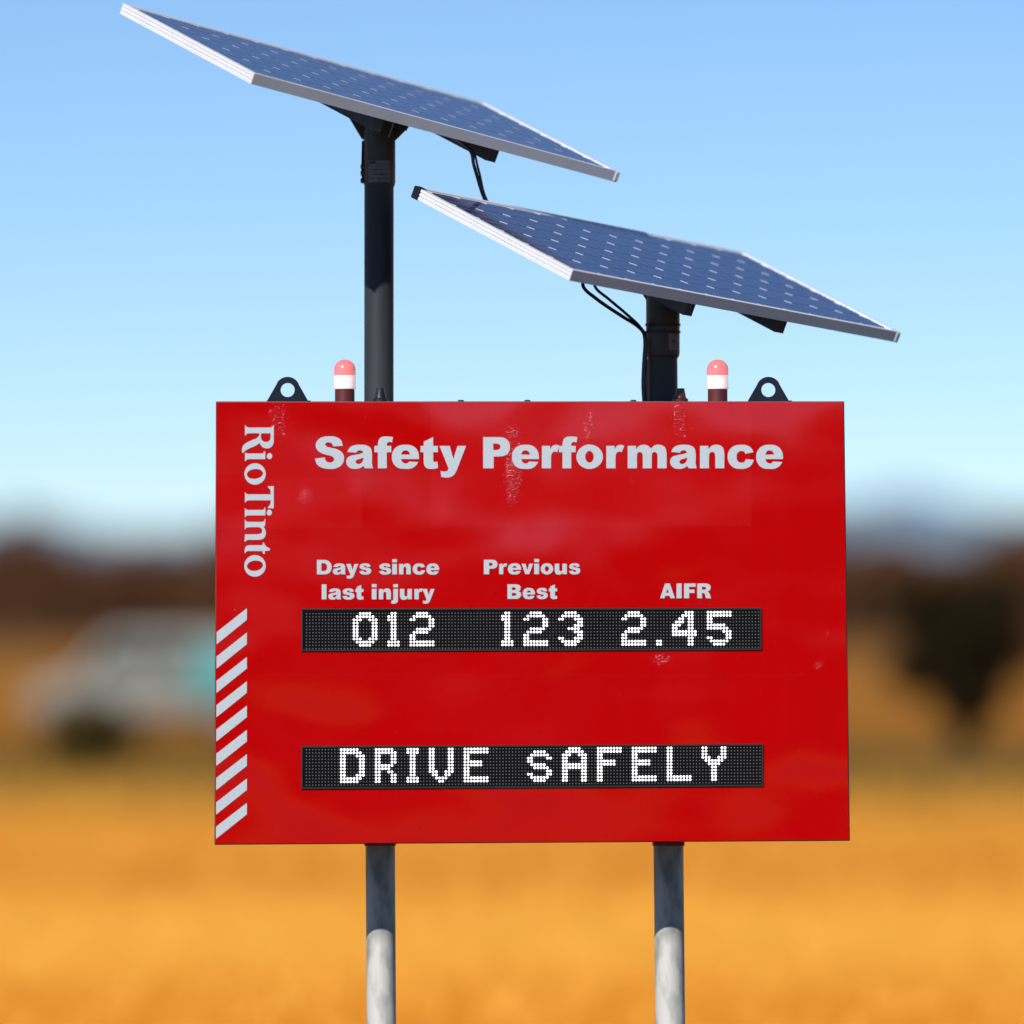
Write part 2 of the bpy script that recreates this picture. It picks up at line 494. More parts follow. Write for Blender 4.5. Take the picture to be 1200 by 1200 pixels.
# the dark tree and the shrubs on the plain
b1 = ground_at(1122, 912)
dt = tree('dark_tree', b1, 2.9, .80, .8, 70, 44, .20, M['leaf_dark'], 'small dark dense tree with a bare stem on the dry plain', stem=.10)
dc = [c for c in dt.children if c.name.startswith('crown')][0]
ex = MB()                                    # the crown is broad above and narrows unevenly towards the stem
for ox, oz, rx, rz, cl in ((-.35, 2.45, .75, .5, 60), (.42, 2.30, .62, .62, 50), (.15, 1.35, .55, .55, 40), (-.15, 1.75, .85, .4, 50), (.22, .85, .30, .35, 16), (-.55, 1.55, .4, .35, 16)):
    crown(ex, Vector((b1.x + ox, b1.y, oz)), rx, .6, rz, cl, 44, .20)
eo = ex.build('crown', M['leaf_dark'], dt)
b2 = ground_at(104, 905)
tree('dark_shrub', b2, 1.1, .74, .5, 80, 44, .12, M['leaf_olive'], 'low dark olive shrub growing in front of the silver van', 'shrub', stem=.03)
b3 = ground_at(1196, 800)
tree('olive_shrub', b3, 2.2, 2.6, 1.0, 40, 30, .3, M['leaf_brown'], 'wide brown shrub on the plain behind the dark tree', 'shrub', stem=.05)

# dry grass tufts on the near field
gm = MB()
for k in range(5200):
    yy = rnd.uniform(9.3, 75); w = (yy + D) * .12 + 1.5
    x = rnd.uniform(-w, w)
    hgt = rnd.uniform(.06, .16)
    for j in range(3):
        a = rnd.random() * 6.28; lean = rnd.uniform(.02, .09); bw = .008
        px_, py_ = x + rnd.gauss(0, .04), yy + rnd.gauss(0, .04)
        gm.add([(px_ - bw, py_, -.005), (px_ + bw, py_, -.005), (px_ + math.cos(a) * lean, py_ + math.sin(a) * lean, hgt)], [(0, 1, 2)])
o = gm.build('dry_grass', M['straw'], world=False)
tag(o, 'sparse dry straw coloured grass growing over the near field', 'grass', kind='stuff')

# ------------------------------------------------------------------ silver van on the plain
M['van'] = mottle(new_mat('silver_paint', (.2, .2, .18), .55, 0, .3), (.18, .185, .165), (.22, .225, .20), 1.5)
M['teal'] = new_mat('teal_paint', (.02, .30, .30), .4, 0, .5, Coat_Weight=.4)
M['glass'] = new_mat('dark_glass', (.05, .06, .06), .08, 0, .5)
M['tyre'] = new_mat('tyre_rubber', (.012, .012, .012), .9)
M['lamp'] = new_mat('lamp_glass', (.3, .3, .29), .5)
M['lampred'] = new_mat('lamp_red', (.35, .02, .02), .2)
vb = ground_at(185, 862)
van = root('parked_van', (vb.x, vb.y, 0), 'silver van with teal rear panels parked on the dry plain', 'van')
VL, VW = 5.0, 1.9
prof = [(-2.5, .42), (-2.5, .85), (-2.38, 1.02), (-1.62, 1.22), (-.98, 1.93), (-.7, 2.05), (2.25, 2.08), (2.45, 1.95), (2.5, .9), (2.5, .42)]
def arch(cx, r=.40):
    return [(cx + r * math.cos(t), .42 + r * math.sin(t)) for t in np.linspace(0, math.pi, 9)]
low = [(2.5, .42)] + arch(1.55) + arch(-1.6) + [(-2.5, .42)]
outline = prof[:-1] + low[:-1]
vm = MB(); vm.prism([(van.location.x + x, vb.y - VW / 2, z) for x, z in outline], (0, VW, 0))
vm.build('body', M['van'], van, bevel=.04, smooth=True)
def side(name, poly, mat, y, t=.03):
    m = MB(); m.prism([(vb.x + x, vb.y + y, z) for x, z in poly], (0, t, 0)); return m.build(name, mat, van)
for sgn, yy in ((-1, -VW / 2 - .012), (1, VW / 2 - .018)):
    side('side_window', [(-1.35, 1.30), (-.86, 1.85), (-.15, 1.85), (-.15, 1.30)], M['glass'], yy)
    side('side_window', [(-.05, 1.30), (-.05, 1.85), (.75, 1.85), (.75, 1.30)], M['glass'], yy)
    side('livery_panel', [(.85, .60), (.85, 1.75), (2.40, 1.75), (2.40, .60), (2.05, .60), (2.0, .9), (1.1, .9), (1.05, .60)], M['teal'], yy)
    side('sill', [(-1.1, .36), (-1.1, .5), (1.05, .5), (1.05, .36)], M['black'], yy)
m = MB(); m.add([(vb.x - 1.60, vb.y - .82, 1.27), (vb.x - 1.60, vb.y + .82, 1.27), (vb.x - 1.03, vb.y + .78, 1.905), (vb.x - 1.03, vb.y - .78, 1.905)], [(0, 1, 2, 3)])
m.v = [(x - .025, y, z + .02) for x, y, z in m.v]; m.build('windscreen', M['glass'], van)
for wx in (-1.6, 1.55):
    for wy in (-1, 1):
        c = Vector((vb.x + wx, vb.y + wy * (VW / 2 - .12), .33))
        m = MB(); m.lathe(c - Vector((0, .11, 0)), [(.2, 0), (.31, .01), (.33, .05), (.33, .17), (.31, .21), (.2, .22)], 24, (0, 1, 0))
        w = m.build('wheel', M['tyre'], van, smooth=True)
        m = MB(); m.lathe(c - Vector((0, .115, 0)), [(.05, 0), (.2, .005), (.2, .225), (.05, .23)], 16, (0, 1, 0))
        m.build('rim', M['zinc'], w)
for wy in (-.7, .7):
    m = MB(); m.box((vb.x - 2.50, vb.y + wy, .82), (.06, .32, .16)); m.build('headlight', M['lamp'], van, bevel=.015)
    m = MB(); m.box((vb.x + 2.5, vb.y + wy * 1.2, 1.05), (.05, .14, .4)); m.build('tail_light', M['lampred'], van, bevel=.01)
    m = MB(); m.box((vb.x - 1.25, vb.y + wy * 1.5, 1.32), (.12, .2, .2)); m.build('mirror', M['black'], van, bevel=.03)
m = MB(); m.box((vb.x - 2.53, vb.y, .50), (.14, 1.8, .2)); m.build('bumper', M['black'], van, bevel=.03)
m = MB(); m.box((vb.x + 2.53, vb.y, .50), (.12, 1.8, .2)); m.build('bumper', M['black'], van, bevel=.03)

# ------------------------------------------------------------------ sign board
BACK = 0.50                       # cabinet depth
POST_Y = 0.40                    # post axis behind the face
sc = at(622, 989)
sign = root('safety_sign', (sc.x, 0.0, sc.z), 'large red safety performance sign board with white lettering and two LED displays', 'sign')
quad = [(253.8, 471.3), (988.2, 471.2), (994.8, 984.2), (252.2, 988.8)]
face = [at(x, y, 0) for x, y in quad]
m = MB(); m.prism(face, (0, .004, 0)); m.build('face_sheet', M['red'], sign)
outer = [at(x, y, .004) for x, y in ((252.9, 470.3), (989.4, 470.2), (996.1, 985.4), (251.2, 990.1))]
m = MB(); m.prism([p + Vector((0, .0005, 0)) for p in outer], (0, BACK, 0)); m.build('cabinet', M['edge'], sign, bevel=.003)
# thin rectangles in a slightly lighter red on the sheet
def sheet(name, pts, mat, y, t, parent):
    mm = MB(); mm.prism([at(px, py, y) for px, py in pts], (0, t, 0)); return mm.build(name, mat, parent)
sheet('red_overlay', [(505, 473), (880, 473), (881, 617), (505, 618)], M['red2'], -.0005, .0004, sign)
sheet('red_overlay', [(255, 560), (424, 560), (424, 619), (254.8, 620)], M['red2'], -.0005, .0004, sign)  # paler red paints in a building's reflection
sheet('red_overlay', [(300, 791), (945, 791), (945, 792.2), (300, 792.2)], M['red2'], -.0005, .0004, sign)

# ---- lettering: outlines drawn as contours, 1 unit = 0.1 px of the heading, y down from the baseline
def C(*pts):
    return [(p[0], p[1], len(p) > 2) for p in pts]
def ell(cx, cy, rx, ry, n=10, rot=0.0):
    out = []
    for i in range(n):
        t = 2 * math.pi * i / n
        x, y = rx * math.cos(t), ry * math.sin(t)
        out.append((cx + x * math.cos(rot) - y * math.sin(rot), cy + x * math.sin(rot) + y * math.cos(rot), True))
    return out
def rel(cs, x0, y0):
    return [[(x - x0, y - y0, s) for x, y, s in c] for c in cs]
def rect(x0, y0, x1, y1):
    return C((x0, y0), (x1, y0), (x1, y1), (x0, y1))
GL = {}
GL['S'] = rel([C((415,225),(395,160,1),(345,125,1),(255,113,1),(165,128,1),(115,170,1),(100,220,1),(120,275,1),(180,315,1),(255,337,1),(300,355,1),(315,385,1),(300,410,1),(260,420,1),(222,405,1),(205,360),(90,375),(115,440,1),(170,480,1),(255,495,1),(345,485,1),(405,445,1),(430,375,1),(412,310,1),(360,270,1),(270,245,1),(225,230,1),(210,208,1),(222,190,1),(250,185,1),(285,195,1),(305,232))], 90, 488)
GL['a'] = rel([C((470,297),(495,250,1),(540,222,1),(615,212,1),(700,222,1),(745,255,1),(758,310,1),(758,430),(770,488),(675,488),(660,460),(620,485,1),(560,495,1),(490,475,1),(458,415,1),(478,360,1),(540,335,1),(610,322,1),(655,305),(650,288,1),(615,278,1),(590,285,1),(575,305)),
               C((660,365),(610,380,1),(575,395,1),(568,412,1),(578,432,1),(605,438,1),(640,420,1),(658,385,1))], 458, 488)
GL['f'] = rel([C((788,225),(828,225),(830,190,1),(845,145,1),(875,122,1),(925,115,1),(1005,122),(995,185),(960,180,1),(938,192,1),(932,225),(985,225),(985,300),(932,300),(932,488),(828,488),(828,300),(788,300))], 788, 488)
GL['e'] = rel([C((1175,380),(970,380),(985,415,1),(1020,432,1),(1045,425,1),(1062,408),(1168,415),(1130,465,1),(1085,490,1),(1020,495,1),(930,480,1),(880,430,1),(862,355,1),(880,280,1),(935,228,1),(1018,212,1),(1110,230,1),(1160,285,1),(1175,350,1)),
               C((970,328),(985,292,1),(1020,278,1),(1055,292,1),(1072,328))], 862, 488)
GL['t'] = rel([C((265,175),(375,122),(375,225),(430,225),(430,300),(375,300),(375,385),(382,410,1),(400,415,1),(425,408),(432,485),(370,495,1),(300,485,1),(270,445,1),(265,385),(265,300),(228,300),(228,225),(265,225))], 228, 488)
GL['y'] = rel([C((450,225),(570,225),(612,380),(660,225),(762,225),(655,500),(620,565,1),(560,595,1),(472,590),(462,520),(510,525,1),(545,515,1),(555,485))], 450, 488)
GL['P'] = rel([C((-138,122),(45,122),(115,135,1),(160,175,1),(175,235,1),(160,300,1),(110,340,1),(40,350),(-15,350),(-15,488),(-138,488)),
               C((-20,198),(15,198),(55,210,1),(65,237,1),(52,262,1),(12,275),(-20,275))], -138, 488)
GL['r'] = rel([C((205,225),(300,225),(303,265),(325,230,1),(370,212,1),(415,225),(385,300),(355,292,1),(325,310,1),(312,360),(312,488),(205,488))], 205, 488)
GL['o'] = rel([ell(1110, 353, 155, 142, 12), ell(1108, 353, 50, 68, 10)], 955, 488)
GL['m'] = rel([C((455,225),(552,225),(555,262),(590,225,1),(640,212,1),(695,225,1),(728,258),(765,222,1),(825,212,1),(890,240,1),(912,310),(912,488),(805,488),(805,345),(797,310,1),(770,297,1),(745,310,1),(737,345),(737,488),(632,488),(632,345),(622,308,1),(597,297,1),(570,312,1),(563,350),(563,488),(455,488))], 455, 488)
GL['n'] = rel([C((203,225),(300,225),(303,265),(340,225,1),(400,212,1),(465,238,1),(488,310),(488,488),(382,488),(382,345),(372,308,1),(345,297,1),(318,310,1),(308,350),(308,488),(203,488))], 203, 488)
GL['c'] = rel([C((830,300),(735,318),(722,295,1),(690,285,1),(648,302,1),(632,352,1),(648,405,1),(690,422,1),(725,410,1),(740,380),(835,390),(805,450,1),(755,485,1),(685,495,1),(600,480,1),(548,430,1),(527,352,1),(545,280,1),(600,228,1),(685,212,1),(760,222,1),(805,252,1))], 527, 488)
GL['D'] = [C((0,-367),(165,-367),(265,-350,1),(340,-290,1),(373,-185,1),(345,-80,1),(280,-18,1),(175,0),(0,0)), C((113,-284),(155,-284),(230,-262,1),(255,-185,1),(230,-102,1),(155,-83),(113,-83))]
GL['s'] = [C((285,-195),(268,-240,1),(230,-268,1),(148,-277,1),(60,-262,1),(15,-225,1),(8,-190,1),(30,-148,1),(85,-122,1),(160,-108,1),(185,-95,1),(192,-80,1),(182,-63,1),(155,-55,1),(122,-63,1),(105,-92),(0,-80),(25,-35,1),(75,-2,1),(150,7,1),(240,-8,1),(290,-45,1),(302,-90,1),(285,-135,1),(235,-162,1),(150,-178,1),(120,-188,1),(112,-200,1),(122,-215,1),(148,-220,1),(175,-212,1),(185,-185))]
GL['i'] = [rect(0, -265, 108, 0), rect(0, -385, 108, -305)]
GL['l'] = [rect(0, -380, 108, 0)]
GL['j'] = [C((50,-265),(158,-265),(158,10),(148,70,1),(110,100,1),(50,107,1),(0,100),(10,22),(30,24,1),(46,14,1),(50,-12)), rect(50, -385, 158, -305)]
GL['u'] = [[(285 - x, -265 - y, s) for x, y, s in c] for c in GL['n']]
GL['v'] = [C((0,-265),(118,-265),(170,-100),(225,-265),(338,-265),(225,0),(112,0))]
GL['B'] = [C((0,-367),(210,-367),(290,-355,1),(335,-315,1),(340,-270,1),(320,-215,1),(280,-192),(335,-165,1),(355,-105,1),(330,-40,1),(270,-5,1),(200,0),(0,0)), C((115,-290),(165,-290),(205,-280,1),(218,-255,1),(203,-230,1),(163,-222),(115,-222)), C((115,-150),(170,-150),(215,-138,1),(228,-112,1),(213,-85,1),(170,-75),(115,-75))]
GL['A'] = [C((137,-367),(266,-367),(404,0),(281,0),(262,-60),(140,-60),(122,0),(0,0)), C((202,-232),(166,-136),(238,-136))]
GL['I'] = [rect(0, -367, 125, 0)]
GL['F'] = [C((0,-367),(285,-367),(285,-282),(125,-282),(125,-214),(258,-214),(258,-131),(125,-131),(125,0),(0,0))]
GL['R'] = [C((0,-367),(200,-367),(285,-350,1),(330,-305,1),(335,-262,1),(310,-195,1),(258,-163),(300,-130,1),(322,-70,1),(348,0),(215,0),(203,-70,1),(185,-115,1),(150,-130),(118,-130),(118,0),(0,0)), C((118,-285),(172,-285),(212,-272,1),(222,-248,1),(208,-222,1),(170,-212),(118,-212))]

def glyph_object(name, contours_px, label, thick=.0007, y=-.0012, parent=sign, mat=None):
    """contours in photo pixels on the face -> a thin vinyl letter"""
    cu = bpy.data.curves.new(name, 'CURVE'); cu.dimensions = '2D'; cu.fill_mode = 'BOTH'; cu.extrude = thick / 2; cu.resolution_u = 5
    ox, oz = WL[parent.name][0], WL[parent.name][2]
    for c in contours_px:
        sp = cu.splines.new('BEZIER'); sp.bezier_points.add(len(c) - 1); sp.use_cyclic_u = True
        for bp, (px, py, s) in zip(sp.bezier_points, c):
            p = at(px, py, y)
            bp.co = (p.x - ox, p.z - oz, 0)
            bp.handle_left_type = bp.handle_right_type = 'AUTO' if s else 'VECTOR'
    tmp = bpy.data.objects.new('tmp_curve', cu); scene.collection.objects.link(tmp)
    bpy.context.view_layer.update()
    dg = bpy.context.evaluated_depsgraph_get()
    me = bpy.data.meshes.new_from_object(tmp.evaluated_get(dg))
    bpy.data.objects.remove(tmp); bpy.data.curves.remove(cu)
    me.transform(Matrix.Rotation(math.pi / 2, 4, 'X'))
    me.materials.clear(); me.materials.append(mat or M['letter'])
    ob = bpy.data.objects.new(name, me); link(ob, parent)
    ob.location = (0, y - WL[parent.name][1], 0)
    if label: ob['label'] = label
    return ob
def put(ch, x0, x1, base, hs, text):
    cs = GL[ch]
    xa = min(p[0] for c in cs for p in c); xb = max(p[0] for c in cs for p in c)
    k = (x1 - x0) / (xb - xa)
    glyph_object('letter', [[(x0 + (x - xa) * k, base + y * hs * .1, s) for x, y, s in c] for c in cs], 'white letter %s of %s' % (ch, text))
heading = [('S',369.0,403.2),('a',405.8,437.0),('f',438.8,460.5),('e',459.2,491.0),('t',492.8,513.3),('y',515.0,546.3),
           ('P',566.2,597.5),('e',600.0,631.5),('r',635.0,656.0),('f',655.2,676.6),('o',675.5,706.5),('r',710.5,731.6),('m',735.6,781.2),('a',785.3,816.3),('n',820.3,848.8),('c',852.7,883.5),('e',886.2,917.5)]
for ch, a, b in heading: put(ch, a, b, 548.8, 1.0, 'the heading')
def line(spec, k, ox, base, hs, text):
    for ch, a, b in spec: put(ch, ox + a / k, ox + b / k, base, hs, text)
line([('D',48,178),('a',188,300),('y',305,412),('s',420,525),('s',595,700),('i',710,751),('n',770,872),('c',890,1000),('e',1010,1122)], 7.5, 365, 673.1, .464, 'the days since caption')
line([('l',90,132),('a',148,260),('s',272,378),('t',385,458),('i',530,572),('n',592,698),('j',700,760),('u',778,882),('r',905,980),('y',975,1082)], 7.5, 365, 702.4, .464, 'the last injury caption')
line([('P',65,212),('r',230,318),('e',325,468),('v',472,598),('i',610,662),('o',680,815),('u',832,962),('s',985,1108)], 9.23, 560, 672.9, .464, 'the previous best caption')
line([('B',320,468),('e',485,618),('s',635,755),('t',768,858)], 9.23, 560, 701.8, .464, 'the previous best caption')
line([('A',180,412),('I',437,518),('F',555,735),('R',760,978)], 13.33, 760, 701.1, .474, 'the AIFR caption')
# company name running down the left side
def c1(*pts): return [(275 + p[0] / 12.0, 490 + p[1] / 12.0, len(p) > 2) for p in pts]
def c2(*pts): return [(275 + p[0] / 10.92, 580 + p[1] / 10.92, len(p) > 2) for p in pts]
def e1(*a): return [(275 + x / 12.0, 490 + y / 12.0, s) for x, y, s in ell(*a)]
def e2(*a): return [(275 + x / 10.92, 580 + y / 10.92, s) for x, y, s in ell(*a)]
def ap(*pts): return [(p[0], p[1], len(p) > 2) for p in pts]
side_letters = [
 ('R', [c1((145,95),(172,124,1),(200,132),(500,132),(530,120,1),(550,95),(550,300),(543,360,1),(510,410,1),(450,425,1),(390,405,1),(350,350),(300,385,1),(200,430,1),(150,460,1),(110,495),(103,460,1),(115,395,1),(150,358,1),(230,315,1),(320,275,1),(345,240,1),(350,213),(200,213),(172,222,1),(145,252)),
        c1((375,213),(368,260,1),(385,310,1),(440,335,1),(490,315,1),(505,270,1),(503,213))]),
 ('i', [c1((145,485),(185,497),(385,497),(402,488,1),(412,465),(430,470),(430,577),(200,577),(172,587,1),(145,612)), e1(490,535,38,42,8)]),
 ('o', [e1(287,785,150,150,12), e1(285,785,114,68,10,-.12)]),
 ('T', [ap((287,576.7),(289.5,579,1),(292,579.3),(317,579.3),(317,575,1),(313.5,570),(320.8,569.6),(320.8,595.8),(313.5,595.3),(317,590,1),(317.2,586.3),(292,586.3),(289.5,586.9,1),(287,589.2))]),
 ('i', [c2((130,165),(150,187,1),(175,192),(350,192),(372,185,1),(383,160),(392,165),(392,262),(175,262),(150,268,1),(130,292)), e2(443,226,33,38,8)]),
 ('n', [c2((130,310),(150,338,1),(175,345),(350,345),(375,335,1),(386,305),(393,310),(388,395),(368,410),(385,430,1),(398,475,1),(390,530,1),(355,565,1),(290,575),(180,575),(150,583,1),(130,605),(130,505),(300,503),(340,490,1),(352,465,1),(343,430,1),(310,413),(180,413),(150,421,1),(130,445))]),
 ('t', [c2((130,750),(155,725,1),(180,718),(355,718),(365,755),(388,752),(385,718),(450,712),(450,685),(410,665,1),(388,640,1),(375,610),(358,615),(358,643),(190,643),(150,655,1),(130,690,1),(127,720,1))]),
 ('o', [e2(260,908,137,138,12), e2(260,906,103,65,10,-.12)])]
for ch, cs in side_letters: glyph_object('letter', cs, 'white serif letter %s of the name running down the side' % ch)
# diagonal stripes
for k in range(9):
    y0 = 712.8 + 28.5 * k
    xl = 253.9 - .9 * (y0 - 700) / 285
    mm = MB(); mm.prism([at(px, py, -.0014) for px, py in ((289.3, y0), (289.3, y0 + 13.6), (xl, y0 + 42.3), (xl, y0 + 28))], (0, .0008, 0))
    mm.build('stripe', M['letter'], sign)

# ---- LED displays
def rows(d):
    return [[i for i, ch in enumerate(r) if ch == '#'] for r in d]
def pat(*rs):
    out = []
    for r in rs:
        s = set()
        for part in r.split(','):
            if not part: continue
            a, _, b = part.partition('-')
            s |= set(range(int(a), int(b or a) + 1))
        out.append(s)
    return out
two = pat('2-5','1-6','0,1,6,7','6,7','6,7','2-6','1-5','0,1','0,1','0-7','0-7')
E_ = pat('0-7','0-7','0,1','0,1','0-5','0-5','0,1','0,1','0,1','0-7','0-7')
one = pat('1,2','0-2','0-2','1,2','1,2','1,2','1,2','1,2','1,2','0-3','0-3')
LED1 = [(15, pat('2-5','1-6','0-2,5-7','0,1,6,7','0,1,6,7','0,1,6,7','0,1,6,7','0,1,6,7','0-2,5-7','1-6','2-5')), (26, one), (33, two), (62, one), (69, two),
        (80, pat('2-5','1-6','0,1,5-7','6,7','5-7','3-6','5-7','6,7','0,1,5-7','1-6','2-5')), (100, two), (111, pat('','','','','','','','','','0,1','0,1')),
        (116, pat('4-6','3-6','2,3,5,6','1-3,5,6','0-2,5,6','0,1,5,6','0-7','0-7','5,6','5,6','5,6')),
        (127, pat('0-7','0-7','0,1','0,1','0-5','0-6','5-7','6,7','0,1,6,7','1-6','2-5'))]
LED2 = [(11, pat('0-5','0-6','0,1,5-7','0,1,6,7','0,1,6,7','0,1,6,7','0,1,6,7','0,1,6,7','0,1,5-7','0-6','0-5')),
        (22, pat('0-5','0-6','0,1,5,6','0,1,5,6','0,1,5,6','0-5','0-4','0,1,4,5','0,1,5,6','0,1,5,6','0,1,5,6')),
        (32, pat('0-3','0-3','1,2','1,2','1,2','1,2','1,2','1,2','1,2','0-3','0-3')),
        (39, pat('0,1,6,7','0,1,6,7','0,1,6,7','0,1,6,7','0,1,6,7','0,1,6,7','0,1,6,7','0-2,5-7','1,2,5,6','2-5','3,4')), (50, E_),
        (70, pat('','2-5','1-6','0,1,6,7','0,1','1-5','2-6','6,7','0,1,6,7','1-6','2-5')),
        (81, pat('2-5','1-6','0-2,5-7','0,1,6,7','0,1,6,7','0-7','0-7','0,1,6,7','0,1,6,7','0,1,6,7','0,1,6,7')),
        (92, pat('0-7','0-7','0,1','0,1','0-5','0-5','0,1','0,1','0,1','0,1','0,1')), (103, E_),
        (114, pat('0,1','0,1','0,1','0,1','0,1','0,1','0,1','0,1','0,1','0-7','0-7')),
        (125, pat('0,1,6,7','0,1,6,7','0,1,6,7','0-2,5-7','1-6','2-5','3,4','3,4','3,4','3,4','3,4'))]
def display(outer_px, grid_px, leds, label):
    pts = [at(x, y, -.004) for x, y in outer_px]
    mm = MB(); mm.prism(pts, (0, .0035, 0)); board = mm.build('led_display', M['led_board'], sign, bevel=.0008)
    board['label'] = label
    fr = MB()                                   # slim raised border round the board
    for i in range(4):
        a, b = pts[i], pts[(i + 1) % 4]
        inn = (pts[0] + pts[2]) / 2
        a2, b2 = a + (inn - a).normalized() * .012, b + (inn - b).normalized() * .012
        dirn = (b - a).normalized(); nrm = Vector((-dirn.z, 0, dirn.x))
        if nrm.dot(inn - a) < 0: nrm = -nrm
        e = .0055
        if i % 2 == 0:
            fr.prism([a, b, b + nrm * e, a + nrm * e], (0, -.002, 0))
        else:
            fr.prism([a + dirn * e, b - dirn * e, b - dirn * e + nrm * e, a + dirn * e + nrm * e], (0, -.002, 0))
    fr.build('display_border', M['band'], board)
    on = set()
    for c0, p in leds:
        for r_, s in enumerate(p):
            for c in s: on.add((c0 + c, r_))
    (ax, ay), (bx, by), (cx, cy), (dx, dy) = grid_px
    lm, um = MB(), MB()
    for c in range(144):
        for r_ in range(12):
            u, v = c / 143.0, r_ / 11.0
            px = (ax * (1 - u) + bx * u) * (1 - v) + (dx * (1 - u) + cx * u) * v
            py = (ay * (1 - u) + by * u) * (1 - v) + (dy * (1 - u) + cy * u) * v
            p = at(px, py, -.004)
            lit_ = (c, r_) in on
            rr = (.0043 if lit_ else .0022); hh = .003 if lit_ else .0016
            n = 8 if lit_ else 6
            vs_ = []
            for k, (q, yy) in enumerate(((1, 0), (.8, -hh))):
                for i in range(n):
                    t = 2 * math.pi * i / n
                    vs_.append((p.x + rr * q * math.cos(t), p.y + yy, p.z + rr * q * math.sin(t)))
            fs = [(i, (i + 1) % n, n + (i + 1) % n, n + i) for i in range(n)] + [tuple(range(n, 2 * n))]
            (lm if lit_ else um).add(vs_, fs)
    x = lm.build('lit_leds', M['led_on'], board); x['kind'] = 'stuff'
    x = um.build('unlit_leds', M['led_off'], board); x['kind'] = 'stuff'
display([(353, 713), (892.5, 712.3), (892.5, 761.6), (353, 763)], [(359.3, 719.2), (889, 717.3), (889, 758.5), (359.3, 760.1)], LED1, 'black LED strip reading 012 123 2.45')
display([(352.9, 874.4), (894.4, 871.8), (894.4, 921.3), (352.9, 924.5)], [(359, 878.7), (890.6, 876), (890.6, 917), (359, 920.2)], LED2, 'black LED strip reading drive safely')

# ---- lifting lugs on top
for cx in (337.0, 900.5):
    yb = 470.5
    poly = [(cx - 24.5, yb), (cx - 12.5, yb - 21)]
    for t in np.linspace(150, 30, 9):
        poly.append((cx + 14.5 * math.cos(R(t)), yb - 14.5 - 14.5 * math.sin(R(t))))
    poly += [(cx + 12.5, yb - 21), (cx + 24.5, yb)]
    outerp = [at(px, py, .12) for px, py in poly]
    hole = [at(cx + 8.3 * math.cos(t), yb - 13.5 - 8.3 * math.sin(t), .12) for t in np.linspace(0, 2 * math.pi, 25)[:-1]]
    bm = bmesh.new()
    off = Vector(WL[sign.name])
    vo = [bm.verts.new(p - off) for p in outerp]; vh = [bm.verts.new(p - off) for p in hole]
    es = [bm.edges.new((vo[i], vo[(i + 1) % len(vo)])) for i in range(len(vo))] + [bm.edges.new((vh[i], vh[(i + 1) % len(vh)])) for i in range(len(vh))]
    bmesh.ops.triangle_fill(bm, edges=es, use_beauty=True)
    for f in list(bm.faces):      # drop faces that fell inside the hole
        cc = f.calc_center_median(); hc = sum((p - off for p in hole), Vector()) / len(hole)
        if (cc - hc).length < 7.0 / S: bm.faces.remove(f)
    ex = bmesh.ops.extrude_face_region(bm, geom=bm.faces[:])
    bmesh.ops.translate(bm, verts=[v for v in ex['geom'] if isinstance(v, bmesh.types.BMVert)], vec=(0, .016, 0))
    bmesh.ops.recalc_face_normals(bm, faces=bm.faces)
    me = bpy.data.meshes.new('lifting_lug'); bm.to_mesh(me); bm.free(); me.materials.append(M['navy'])
    lug = bpy.data.objects.new('lifting_lug', me); link(lug, sign); lug['label'] = 'dark steel lifting lug with a round eye'
    WL[lug.name] = WL[sign.name]
    mm = MB(); a, b = at(cx - 24, 470.6, .128), at(cx + 27, 470.6, .128)
    mm.box(((a.x + b.x) / 2, .128, a.z + .001), (b.x - a.x, .06, .004)); mm.build('lug_base', M['navy'], lug)

# cable glands on the top
def gland(px, mat, lab, w=1.0):
    p = at(px, 470.5, .16)
    mm = MB(); r = .020 * w
    mm.lathe(p, [(r * 1.35, 0), (r * 1.35, .008), (r, .012), (r * .72, .040), (r * .72, .045), (r * .45, .045)], 16)
    gl = mm.build('cable_gland', mat, sign, smooth=True); gl['label'] = lab
gland(445.5, M['black'], 'black cable gland')
gland(797.3, M['gland'], 'brown cable gland')
for px in (540, 618, 742):                 # low bolt heads along the top edge
    p = at(px, 470.6, .05); mm = MB(); mm.lathe(p, [(.011, 0), (.011, .004), (.006, .006)], 6); mm.build('bolt', M['edge'], sign)

# ------------------------------------------------------------------ posts below the board
def post(px_top, px_bot, w_px, lab):
    y = POST_Y
    k = (D + y) / D
    r = w_px / 2 / S * k
    pt, pb = at(px_top, 986, y), at(px_bot, 1200, y)
    d = (pb - pt); t = -pt.z / d.z
    foot = pt + d * t
    p = root('sign_post', (foot.x, foot.y, 0), lab, 'post', 'steel posts under the sign board')
    mm = MB(); mm.tube(foot - Vector((0, 0, .12)), pt + Vector((0, 0, .02)), r, r, 48)
    mm.build('tube', M['galv'], p, smooth=True)
    mm = MB(); q = at(px_top, 990.6, y); s = r * 2.12
    mm.box((q.x, y, q.z + .006), (s, s, .012)); mm.build('flange_plate', M['red_plate'], p)
    mm = MB(); mm.lathe(foot - Vector((0, 0, .05)), [(.16, 0), (.16, .09), (.15, .10), (r + .002, .105)], 32); mm.build('concrete_collar', M['galv'], p)
post(445.6, 447.0, 34.5, 'galvanised steel post under the striped end of the red board')
post(783.2, 785.6, 35.0, 'galvanised steel post under the plain end of the red board')

